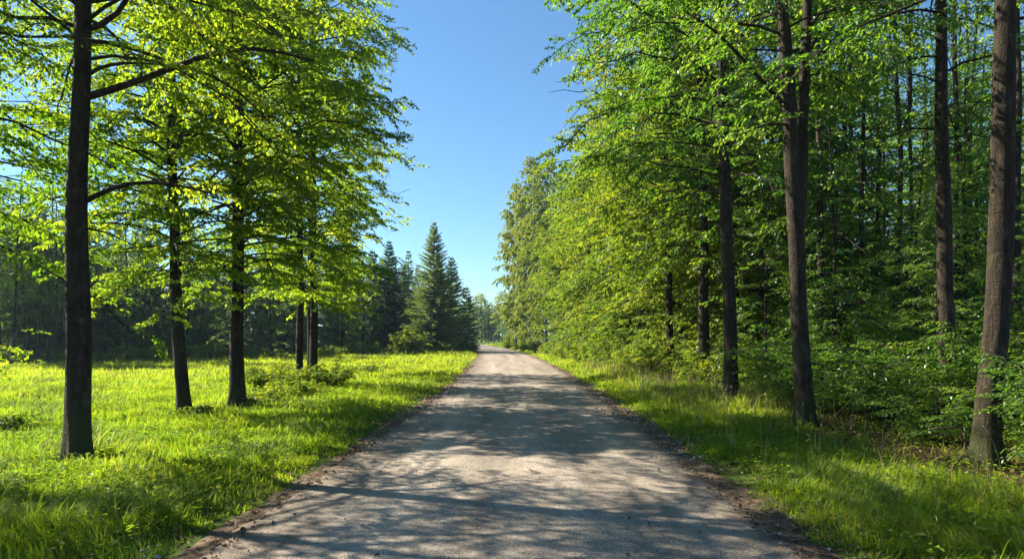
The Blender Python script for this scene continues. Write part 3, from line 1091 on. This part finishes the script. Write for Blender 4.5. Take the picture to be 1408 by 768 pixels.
# open side, nearest first
b = (spot(108, 9.4), 9.4)
broadleaf('beech_tree', 'thick straight dark trunk standing alone nearest the camera in the meadow', b, 11,
          lean(b, [(108, 400), (110, 200), (112, 0)]) + [(8.5, .1, 0), (11, .25, .1)], .165, .07, 5.5, 4.2, 36, LEAF_SUN, BARK, .066, True, 62000, dens=.6, clump=.38,
          extra=[(rel(b, [(110, 136, 9.8), (160, 124, 9.75), (205, 106, 9.7), (245, 89, 9.65), (310, 66, 9.5), (350, 60, 9.4), (430, 84, 9.2)]), .056),
                 (rel(b, [(245, 90, 9.65), (290, 102, 9.5), (335, 130, 9.4), (372, 170, 9.3)]), .03),
                 (rel(b, [(112, 44, 9.8), (150, 37, 9.9), (172, 14, 10), (190, -40, 10.2), (215, -110, 10.5)]), .045),
                 (rel(b, [(108, 282, 9.8), (140, 262, 9.9), (175, 249, 10.1), (232, 251, 10.4), (300, 268, 10.8)]), .042),
                 (rel(b, [(110, 112, 9.8), (132, 92, 10), (175, 85, 10.3), (235, 90, 10.8)]), .035),
                 (rel(b, [(108, 312, 9.8), (145, 318, 10), (200, 345, 10.3)]), .018)],
          up=(.30, 1.0), sag=.55, twigs=True, sides=28, rings=90, flare=.42, prof=high_prof, twig_len=1.3, tb=.5)
b = (-8.7, 8.6)
broadleaf('beech_tree', 'tree at the edge of view whose dark boughs hang in beside the nearest trunk', b, 12,
          [(-.2, 0, 0), (5, .1, 0), (8.3, .2, .3)], .15, .05, 3.2, 4.0, 34, LEAF_SUN, BARK, .066, True, 42000, dens=.72,
          up=(.2, 1.0), sag=.5, twigs=True, prof=high_prof, tb=.35)
b = (spot(252, 15.9), 15.9)
broadleaf('beech_tree', 'slightly curved slim trunk leaning at its foot, second along the meadow row', b, 13,
          lean(b, [(248, 520), (243, 440), (240, 350), (238, 220), (236, 90)]) + [(12.5, -.4, .2)], .155, .05, 2.9, 3.8, 54, LEAF_SUN, BARK, .08, True, 60000, dens=.50, t0=.24, clump=.37,
          up=(.25, 1.0), sag=.55, twigs=True, sides=18, flare=.35, tb=.55, z1=11)
b = (spot(326, 16.9), 16.9)
broadleaf('beech_tree', 'upright dark trunk with a flared foot, third along the meadow row', b, 14,
          lean(b, [(327, 450), (328, 300), (326, 150)]) + [(13, .1, .2)], .19, .05, 2.9, 4.0, 60, LEAF_SUN, BARK, .08, True, 66000, dens=.48, t0=.24, clump=.37,
          up=(.25, 1.0), sag=.55, twigs=True, sides=18, flare=.5, tb=.52, bias=(0, .04), z1=12, prof=lambda u: np.clip(np.sin(PI * (u * .78 + .22)), .1, 1) ** .8)
b = (spot(426, 31.5), 31.5)  # tree added as a shadow caster for the middle stretch of road
broadleaf('beech_tree', 'added leafy shade tree half hidden directly behind the two close meadow trunks', b, 17,
          [(-.2, 0, 0), (8, 0, 0), (14, .1, 0)], .13, .04, 3.4, 3.9, 44, LEAF_SUN, BARK, .14, False, 40000, dens=.7, up=(.25, 1.0), sag=.5, sub_sp=.2, leaf_sp=.08, flare=.3)
b = (spot(413, 22.6), 22.6)
broadleaf('beech_tree', 'thinner of the two close trunks rising from weeds in the meadow', b, 15,
          lean(b, [(412, 300), (412, 150)]) + [(16, 0, 0)], .125, .04, 2.7, 3.6, 52, LEAF_SUN, BARK, .115, False, 42000, dens=.68,
          up=(.25, 1.0), sag=.5, tb=.52, sub_sp=.2, leaf_sp=.07, flare=.3)
b = (spot(430.5, 23.6), 23.6)
broadleaf('beech_tree', 'stouter brown trunk beside its thinner twin in the meadow weeds', b, 16,
          lean(b, [(431, 300), (431, 150)]) + [(17, 0, 0)], .155, .05, 2.7, 3.6, 60, LEAF_SUN, BARK_R, .115, False, 52000, dens=.68,
          up=(.25, 1.0), sag=.5, tb=.5, sub_sp=.2, leaf_sp=.07, flare=.3)

# woodland side
b = (spot(1108, 12.9), 12.9)
g = float(ground_z(*b))
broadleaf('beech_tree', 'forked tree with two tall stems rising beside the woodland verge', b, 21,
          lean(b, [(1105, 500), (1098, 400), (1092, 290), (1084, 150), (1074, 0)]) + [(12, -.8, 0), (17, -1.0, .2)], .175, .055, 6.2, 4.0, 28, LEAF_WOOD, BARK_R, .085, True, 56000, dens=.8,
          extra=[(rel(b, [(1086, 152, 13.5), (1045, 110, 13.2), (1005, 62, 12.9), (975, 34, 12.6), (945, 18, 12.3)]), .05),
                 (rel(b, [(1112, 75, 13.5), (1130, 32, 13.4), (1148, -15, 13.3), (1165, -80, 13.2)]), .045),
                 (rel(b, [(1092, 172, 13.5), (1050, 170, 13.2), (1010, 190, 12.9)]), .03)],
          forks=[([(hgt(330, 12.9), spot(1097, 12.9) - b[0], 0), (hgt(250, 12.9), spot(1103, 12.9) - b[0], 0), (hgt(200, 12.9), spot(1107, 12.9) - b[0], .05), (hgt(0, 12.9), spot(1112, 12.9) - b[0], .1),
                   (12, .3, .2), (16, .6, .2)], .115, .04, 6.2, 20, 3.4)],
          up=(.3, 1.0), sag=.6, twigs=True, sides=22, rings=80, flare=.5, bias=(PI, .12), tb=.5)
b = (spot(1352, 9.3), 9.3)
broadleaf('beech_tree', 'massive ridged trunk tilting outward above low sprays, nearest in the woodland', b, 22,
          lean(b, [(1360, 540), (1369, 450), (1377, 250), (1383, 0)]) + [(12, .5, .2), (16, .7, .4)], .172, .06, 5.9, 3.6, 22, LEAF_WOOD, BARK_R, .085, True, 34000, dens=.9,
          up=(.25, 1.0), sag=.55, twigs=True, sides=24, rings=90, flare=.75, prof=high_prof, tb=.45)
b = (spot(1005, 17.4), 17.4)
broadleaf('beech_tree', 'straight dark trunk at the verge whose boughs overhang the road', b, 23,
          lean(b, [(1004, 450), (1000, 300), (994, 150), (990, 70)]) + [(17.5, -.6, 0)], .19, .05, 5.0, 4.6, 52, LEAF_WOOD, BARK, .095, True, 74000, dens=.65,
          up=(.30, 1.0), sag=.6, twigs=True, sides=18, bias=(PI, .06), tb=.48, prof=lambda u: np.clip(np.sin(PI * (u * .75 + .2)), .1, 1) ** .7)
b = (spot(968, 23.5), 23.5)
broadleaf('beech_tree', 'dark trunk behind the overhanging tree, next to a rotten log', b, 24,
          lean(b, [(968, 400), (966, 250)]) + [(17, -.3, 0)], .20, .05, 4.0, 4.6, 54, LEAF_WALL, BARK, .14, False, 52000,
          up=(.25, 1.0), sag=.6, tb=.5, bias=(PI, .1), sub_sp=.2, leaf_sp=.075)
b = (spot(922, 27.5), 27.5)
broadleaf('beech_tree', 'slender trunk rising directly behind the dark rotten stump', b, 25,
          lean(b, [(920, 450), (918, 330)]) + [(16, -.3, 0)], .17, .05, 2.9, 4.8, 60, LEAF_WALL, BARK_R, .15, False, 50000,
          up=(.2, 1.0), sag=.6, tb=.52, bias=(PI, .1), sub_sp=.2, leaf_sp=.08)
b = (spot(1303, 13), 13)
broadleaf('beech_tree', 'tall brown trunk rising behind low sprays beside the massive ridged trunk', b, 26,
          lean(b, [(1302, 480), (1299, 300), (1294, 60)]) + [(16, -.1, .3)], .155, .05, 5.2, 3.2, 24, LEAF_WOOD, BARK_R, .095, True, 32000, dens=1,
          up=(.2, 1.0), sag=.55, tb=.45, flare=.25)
inner = [('slim dark trunk bending and forking near its top inside the wood', 1231, 21, .10, [(1232, 420), (1236, 300), (1240, 215), (1234, 140)], 31),
         ('thin straight dark trunk in the shaded wood, beside an even thinner one', 1185, 22, .10, [(1185, 300), (1188, 110)], 32),
         ('thinnest straight trunk between two slim trunks inside the wood', 1163, 25, .085, [(1163, 300), (1162, 150)], 33),
         ('slender trunk half hidden just behind the forked tree', 1129, 20, .12, [(1128, 420), (1126, 180)], 34),
         ('short looking distant trunk framed by leaves deep in the wood', 1275, 31, .13, [(1276, 300), (1274, 200)], 35),
         ('dark trunk between the massive ridged trunk and the tall brown one', 1333, 27, .14, [(1333, 350), (1334, 200)], 36),
         ('dim trunk between the overhanging tree and the forked tree', 1047, 27, .11, [(1046, 350), (1042, 200)], 37),
         ('slim trunk close behind the tall brown trunk, half covered by sprays', 1318, 19, .09, [(1317, 350), (1314, 150)], 39),
         ('slim dark trunk between the thin straight trunk and the bending forked one', 1204, 27, .09, [(1205, 350), (1208, 150)], 43),
         ('dim trunk showing left of the bending slim trunk, deepest in the wood', 1215, 32, .10, [(1215, 350), (1216, 150)], 44),
         ('dim trunk deep between the bending trunk and the tall brown trunk', 1256, 25, .085, [(1255, 350), (1250, 150)], 45),
         ('slender dim trunk just off the forked tree on its shaded side', 1146, 29, .10, [(1146, 350), (1144, 150)], 46),
         ('dim slender trunk beyond the massive ridged trunk at the wood edge', 1398, 17, .10, [(1398, 350), (1402, 150)], 38)]
for lab, px, dd, rr, pts, sd_ in inner:
    b = (spot(px, dd), dd)
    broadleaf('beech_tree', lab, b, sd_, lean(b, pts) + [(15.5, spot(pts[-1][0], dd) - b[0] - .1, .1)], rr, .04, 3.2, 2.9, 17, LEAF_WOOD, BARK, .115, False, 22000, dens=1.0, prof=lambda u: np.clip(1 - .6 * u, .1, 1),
              up=(.15, .9), sag=.5, tb=.45, sub_sp=.22, leaf_sp=.08, flare=.3, sides=12,
              forks=[([(hgt(200, dd), .2, 0), (hgt(150, dd), .42, 0), (hgt(60, dd), .5, .1), (14, .7, .1)], .07, .03, 6.5, 10, 2.4)] if sd_ == 31 else ())

# ------------------------------------------------------------------ woodland behind them: three kinds, many copies
r = np.random.default_rng(77)


def rank(protos, places, label, group, smin=.85, smax=1.12):
    for k, (x, y) in enumerate(places):
        sc = r.uniform(smin, smax)
        z = float(ground_z(x, y))
        p = protos[k % len(protos)]
        if k < len(protos):
            p.location = (x, y, z)
            p.rotation_euler = (0, 0, r.uniform(0, 6.28))
            p.scale = (sc, sc, sc)
        else:
            dup(p, (x, y, z), r.uniform(0, 6.28), sc, label, group, sc * r.uniform(.92, 1.1))


lab, grp = 'leafy yellow green tree with foliage to the ground, lining the woodland side of the road', 'sunlit trees lining the road'
protos = [broadleaf('roadside_tree', lab, (0, 0), 40 + k, [(-.2, 0, 0), (8, .2 * k - .2, .1), (15.5, .3, -.2)], .16, .04, 1.5, 4.2, 74, LEAF_WALL, BARK, .155, False, 46000,
                    group=grp, up=(.1, 1.0), sag=.5, sub_sp=.24, leaf_sp=.085, twig_len=1.4, tb=.52, dens=.62, flare=.3, sides=10, rings=24, gz=False,
                    prof=lambda u: np.clip(np.sin(PI * (u * .78 + .2)), .1, 1) ** .75) for k in range(3)]
rank(protos, [(8.6, 26.5), (7.9, 32), (6.9, 36), (7.0, 40.5), (6.5, 45), (6.4, 50), (6.0, 55), (5.6, 60.5), (6.3, 65.5), (9.5, 35), (10.2, 42), (10, 50), (9.5, 59), (9.6, 70), (11.5, 30)],
     lab, grp, .88, 1.1)

lab, grp = 'shaded woodland tree with thin trunk and layered green sprays', 'trees inside the shaded wood'
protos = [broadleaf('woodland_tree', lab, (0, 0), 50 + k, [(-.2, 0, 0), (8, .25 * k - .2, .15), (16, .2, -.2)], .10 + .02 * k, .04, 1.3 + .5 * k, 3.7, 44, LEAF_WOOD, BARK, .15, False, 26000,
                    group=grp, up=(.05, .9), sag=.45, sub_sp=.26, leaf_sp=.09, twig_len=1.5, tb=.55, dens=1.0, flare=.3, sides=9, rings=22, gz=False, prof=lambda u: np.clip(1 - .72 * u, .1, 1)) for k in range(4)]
pl = []
for y in np.arange(27, 62, 5.2):
    for x in np.arange(9.5, 44, 5.0):
        xx, yy = x + r.uniform(-1.5, 1.5), y + r.uniform(-1.6, 1.6)
        if abs(xx) > .78 * yy + 5 or xx < 9 or (yy < 20 and xx < 11.5) or (y > 24 and xx < 11):
            continue
        if xx > 30 and yy < 34:
            continue
        pl.append((xx, yy))
pl += [(19.5, 22), (23, 25), (16.5, 24.5), (12.5, 25.5)]
rank(protos, pl, lab, grp, .8, 1.12)
for k, (x, y, sc) in enumerate([(9.9, 16.6, .42), (12.4, 18.6, .55), (9.2, 19.6, .5), (14.8, 17.4, .5), (11.2, 23.6, .6), (14.2, 21.6, .62), (8.9, 14.4, .34), (11.6, 14.2, .40), (17.5, 20.5, .6), (8.0, 21.5, .45)]):
    dup(protos[k % 4], (x, y, float(ground_z(x, y))), k * 2.1, sc, 'slim young understorey tree with layered sprays among the taller shaded trunks', 'understorey trees in the wood')

# saplings with flat sprays under the trees
lab, grp = 'young beech with flat layered sprays growing in the shade under the trees', 'beech saplings under the trees'
protos = [bush('beech_sapling', lab, 'sapling', (0, 0), 60 + k, 2.5 + .5 * k, 2.1, 9, LEAF_WOOD, .07, True, 9000, grp, up=(1, .4), twig_len=1.0, twig_sp=.20, sub_sp=.15,
               leaf_sp=.05, tb=.62, droop=.2, hang=.08, rollsd=.30, ssd=.08) for k in range(3)]
pl = [(7.4, 13.4), (8.5, 12.0), (8.2, 12.9), (7.5, 14.0), (9.2, 11.8), (8.9, 14.2), (9.9, 13.4), (7.7, 9.6), (8.6, 9.0), (7.0, 16.5), (8.6, 17), (10.2, 16), (11.6, 15), (9.5, 19.5), (7.9, 20.5),
      (6.6, 15.2), (11.6, 18.6), (13.4, 18), (8.3, 24), (10.4, 23.5), (12.8, 22), (15.2, 21), (17, 23.5), (14.2, 26), (10.2, 11.4), (12.6, 16.2), (7.5, 8.6), (6.9, 11.0)]
rank(protos, pl, lab, grp, .55, 1.35)

lab, grp = 'rounded yellow green shrub at the foot of the roadside trees', 'shrubs along the woodland verge'
protos = [bush('verge_shrub', lab, 'shrub', (0, 0), 70 + k, 1.7, 1.35, 18, LEAF_WALL, .12, False, 9000, grp, twig_len=.6, tb=.72, sub_sp=.16, leaf_sp=.07) for k in range(3)]
pl = [(5.9, 24.5), (5.6, 27.3), (5.2, 30), (4.9, 32.5), (5.0, 35), (4.6, 38), (4.5, 41), (4.5, 44), (4.3, 47.5), (4.2, 51), (4.0, 55), (3.6, 59), (3.3, 63), (3.0, 68), (2.4, 74), (6.7, 22.6), (6.3, 29), (6, 34), (1.6, 80), (.9, 87), (-.4, 97)]
rank(protos, pl, lab, grp, .7, 1.25)

# tall airy birches where the road turns
for k, (px, dd, H, R_, lab) in enumerate([(709, 92, 22.5, 2.9, 'tall airy birch nearest the sky gap above the far road'),
                                          (728, 84, 24, 2.9, 'tallest airy olive birch beside the far end of the road'),
                                          (750, 78, 23, 3.0, 'airy birch half hidden behind the yellow green roadside trees')]):
    b = (spot(px, dd), dd)
    broadleaf('birch_tree', lab, b, 80 + k, [(-.2, 0, 0), (H * .5, .3, 0), (H, .1, .2)], .2, .03, 1.5, R_, 110, LEAF_BIRCH, BARK_BIR, .25, False, 30000, dens=.32,
              up=(.7, 1.6), sag=.75, droop=.7, slope=-.05, sub_sp=.36, leaf_sp=.13, twig_len=1.3, twig_sp=.34, tb=.45, hang=.6, sides=8, rings=24)

# spruces beyond the meadow
for k, (px, dd, top, R_, lab, mat, big) in enumerate([
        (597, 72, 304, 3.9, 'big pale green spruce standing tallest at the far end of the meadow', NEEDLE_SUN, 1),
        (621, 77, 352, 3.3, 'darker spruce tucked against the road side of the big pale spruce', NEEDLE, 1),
        (641, 82, 392, 2.3, 'smallest spruce beside the far bend of the road', NEEDLE, 0),
        (535, 80, 328, 3.4, 'tall dark spruce between the big pale spruce and the beech crowns', NEEDLE, 1),
        (556, 85, 362, 2.6, 'narrow blue green spruce behind the rounded bush', NEEDLE, 0),
        (512, 78, 340, 3.0, 'narrow dark spruce just clear of the beech crowns', NEEDLE, 0)]):
    b = (spot(px, dd), dd)
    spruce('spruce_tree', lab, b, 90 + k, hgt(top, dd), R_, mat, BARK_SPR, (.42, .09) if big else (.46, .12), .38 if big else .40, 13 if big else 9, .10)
lab, grp = 'dark spruce packed in the forest edge across the meadow', 'spruces of the far forest edge'
protos = [spruce('spruce_tree', lab, (0, 0), 120 + k, 11.5 + k, 2.3 + .15 * k, NEEDLE, BARK_SPR, (.5, .13), .42, 8, .15, grp) for k in range(3)]
pl = []
for row in range(5):
    for px in np.arange(-150, 660, 34 if row < 2 else 40):
        dd = 50 + max(px, 0) / 500 * 17 + row * 5.5 + r.uniform(-2, 2)
        q = px + r.uniform(-14, 14)
        if q > 545 and row < 4 or (q > 480 and row < 2) or r.uniform() < .12 or (row >= 3 and q > 600):
            continue
        pl.append((spot(q, dd), dd))
pl += [(-9.6, 90), (-11.5, 97), (-13.5, 104), (-11.4, 110), (-15, 116), (-13.8, 124), (-18, 130), (-17, 98), (-20, 110)]  # extra spruces added behind to shade the far road and fill gaps
rank(protos, pl, lab, grp, .72, 1.12)
lab, grp = 'dim broadleaved tree mixed among the spruces across the meadow', 'broadleaved trees of the far forest edge'
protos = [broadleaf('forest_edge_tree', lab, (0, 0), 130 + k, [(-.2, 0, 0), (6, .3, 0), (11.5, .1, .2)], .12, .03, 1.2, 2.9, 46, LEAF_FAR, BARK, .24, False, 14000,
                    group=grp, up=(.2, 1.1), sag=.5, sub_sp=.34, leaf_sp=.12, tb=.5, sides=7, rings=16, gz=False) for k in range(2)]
pl = [(spot(px + r.uniform(-8, 8), dd), dd) for px, dd in ((-60, 46), (-10, 47), (40, 47), (85, 48), (150, 49), (200, 52), (262, 53), (318, 55), (368, 57), (470, 62), (505, 66), (120, 53), (20, 55), (545, 80), (60, 60))]
rank(protos, pl, lab, grp, .6, 1.0)
lab, grp = 'light green undergrowth bush at the foot of the forest across the meadow', 'bushes at the foot of the far forest'
protos = [bush('forest_edge_bush', lab, 'bush', (0, 0), 190 + k, 1.9, 1.6, 14, LEAF_WALL, .19, False, 4000, grp, twig_len=.8, sub_sp=.25, leaf_sp=.12, tb=.4) for k in range(2)]
pl = [(spot(px + r.uniform(-8, 8), dd), dd) for px, dd in ((-40, 43), (5, 43), (55, 44), (92, 44.5), (150, 46), (185, 46.5), (215, 47), (290, 50), (345, 51), (385, 53), (450, 57), (480, 60), (500, 61), (540, 70), (610, 70), (645, 76))]
rank(protos, pl, lab, grp, .5, 1.1)
lab, grp = 'slender bare stemmed tree before the hazy forest at the meadow edge', 'slender stems at the meadow edge'
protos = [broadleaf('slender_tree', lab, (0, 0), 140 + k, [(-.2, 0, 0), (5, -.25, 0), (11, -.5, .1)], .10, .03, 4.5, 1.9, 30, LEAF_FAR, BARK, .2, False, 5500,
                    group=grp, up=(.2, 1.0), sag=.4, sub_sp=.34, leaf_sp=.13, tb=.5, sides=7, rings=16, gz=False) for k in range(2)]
rank(protos, [(spot(px, dd), dd) for px, dd in ((15, 40), (36, 42), (50, 41), (66, 43), (76, 42), (-12, 41), (3, 44), (175, 46))], lab, grp, .85, 1.1)

# trees closing the view where the road bends away
lab, grp = 'distant tree beyond the bend that closes the view', 'distant trees beyond the bend'
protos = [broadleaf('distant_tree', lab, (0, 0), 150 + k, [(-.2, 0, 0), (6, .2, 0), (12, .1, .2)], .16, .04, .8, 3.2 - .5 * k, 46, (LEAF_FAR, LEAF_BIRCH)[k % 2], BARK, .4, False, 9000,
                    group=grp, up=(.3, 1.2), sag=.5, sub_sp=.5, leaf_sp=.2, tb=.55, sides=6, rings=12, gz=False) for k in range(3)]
pl = [(spot(px, dd), dd) for px, dd in ((652, 172), (662, 178), (671, 170), (680, 176), (690, 168), (699, 160), (707, 150), (716, 140), (645, 190), (668, 195), (686, 192), (705, 185), (725, 130), (740, 118),
                                        (630, 205), (612, 200), (590, 210), (650, 215), (676, 220), (700, 215))]
rank(protos, pl, lab, grp, .78, 1.08)

# ------------------------------------------------------------------ shrubs and weeds one can tell apart
bush('shrub', 'rounded light green bush in front of the dark spruces', 'bush', (spot(563, 62), 62), 160, 2.9, 1.9, 24, LEAF_BIRCH, .2, False, 7000, twig_len=.8, sub_sp=.22, leaf_sp=.09, tb=.7)
for k, (px, dd, H, R_, lab) in enumerate([(376, 21.9, 1.2, 1.5, 'leafy weed clump left of the two close meadow trunks'), (447, 22.8, 1.05, 1.0, 'dark leafy weeds against the stouter twin trunk'),
                                          (398, 19.4, .6, 1.2, 'low weed patch in front of the two close meadow trunks'), (352, 17.6, .55, .8, 'low weeds beside the flared foot of the upright trunk'),
                                          (3, 13.4, .5, .38, 'dark leafy plant in the grass beside the nearest trunk'), (272, 16.0, .35, .6, 'small weeds at the foot of the leaning slim trunk'),
                                          (500, 34, .6, 1.6, 'low grassy weeds out in the open meadow')]):
    bush('weed_clump', lab, 'weeds', (spot(px, dd), dd), 170 + k, H, R_, 20, LEAF_WALL, .075 + .0012 * dd, False, 5200, twig_len=.4, twig_sp=.09, sub_sp=.11, leaf_sp=.055, tb=.5)
broadleaf('sapling', 'small sapling whose bright low spray reaches in beside the dark forest', (-11.5, 14.5), 180, [(-.1, 0, 0), (1, .05, 0), (2.2, .1, 0)], .045, .015,
          1.15, 1.35, 9, LEAF_SUN, BARK, .08, True, 3000, cat='sapling', up=(.15, .5), sag=.3, twig_len=.7, sides=8, rings=16, flare=.2, tb=.65, hang=.1, rollsd=.3, dens=.8)


# ------------------------------------------------------------------ dead wood
def polyline_thing(name, label, cat, loc, pts, radii, mat, sides=10, seed=0, rough=.12):
    rr = np.random.default_rng(seed)
    p = np.array(pts, float)
    d = np.concatenate([[0], np.cumsum(np.linalg.norm(np.diff(p, axis=0), axis=1))])
    K = 16
    q = np.linspace(0, d[-1], K)
    pe = np.stack([np.interp(q, d, p[:, c]) for c in range(3)], -1)
    ra = np.interp(q, d, radii) * rr.uniform(1 - rough, 1 + rough, K)
    V, Q = tubes(pe[None], ra[None], sides)
    V += rr.normal(0, .25 * rough, V.shape) * np.repeat(ra, sides)[:, None]
    caps = [np.arange(sides)[::-1][None], (np.arange(sides) + (K - 1) * sides)[None]]
    o = obj(name, mesh_np(name, V, [Q] + caps, mat, smooth=True))
    o.location = (loc[0], loc[1], float(ground_z(loc[0], loc[1])))
    return tag(o, label, cat)


b = (spot(912, 26.6), 26.6)
polyline_thing('tree_stump', 'dark rotten stump on the verge between two trunks and a log', 'stump', b, [(0, 0, -.1), (.03, 0, .25), (.02, .02, .52), (0, .02, .6)], [.62, .46, .40, .30], BARK, 18, 3, .12)
b = (spot(950, 25.8), 25.8)
polyline_thing('fallen_log', 'dark log lying between the stump and the overhanging tree', 'log', b, [(-.7, .4, .16), (0, .1, .2), (.8, -.3, .2), (1.3, -.5, .15)], [.2, .22, .2, .15], BARK, 14, 4)
b = (spot(1326, 10.2), 10.2)
polyline_thing('dead_stick', 'pale dead stick bent over beside the massive ridged trunk', 'stick', b, [(0, 0, -.05), (.02, 0, .22), (0, .02, .38), (-.10, .03, .40), (-.5, .06, .36)], [.02, .018, .02, .016, .01], DEADWOOD, 8, 5)
b = (spot(1392, 9.9), 9.9)
polyline_thing('dead_stick', 'curved dead stick lying on leaf litter behind the massive trunk', 'stick', b, [(-.2, 0, .25), (-.22, 0, .1), (-.1, 0, .03), (.2, .05, .05), (.4, .1, .02)], [.015, .018, .018, .015, .01], DEADWOOD, 8, 6)
b = (spot(1150, 13.2), 13.2)
polyline_thing('dead_stick', 'pale broken sticks leaning beside the foot of the forked tree', 'stick', b, [(-.12, 0, .0), (.05, .02, .22), (.3, .05, .42), (.42, .08, .5)], [.02, .018, .014, .008], DEADWOOD, 8, 7)
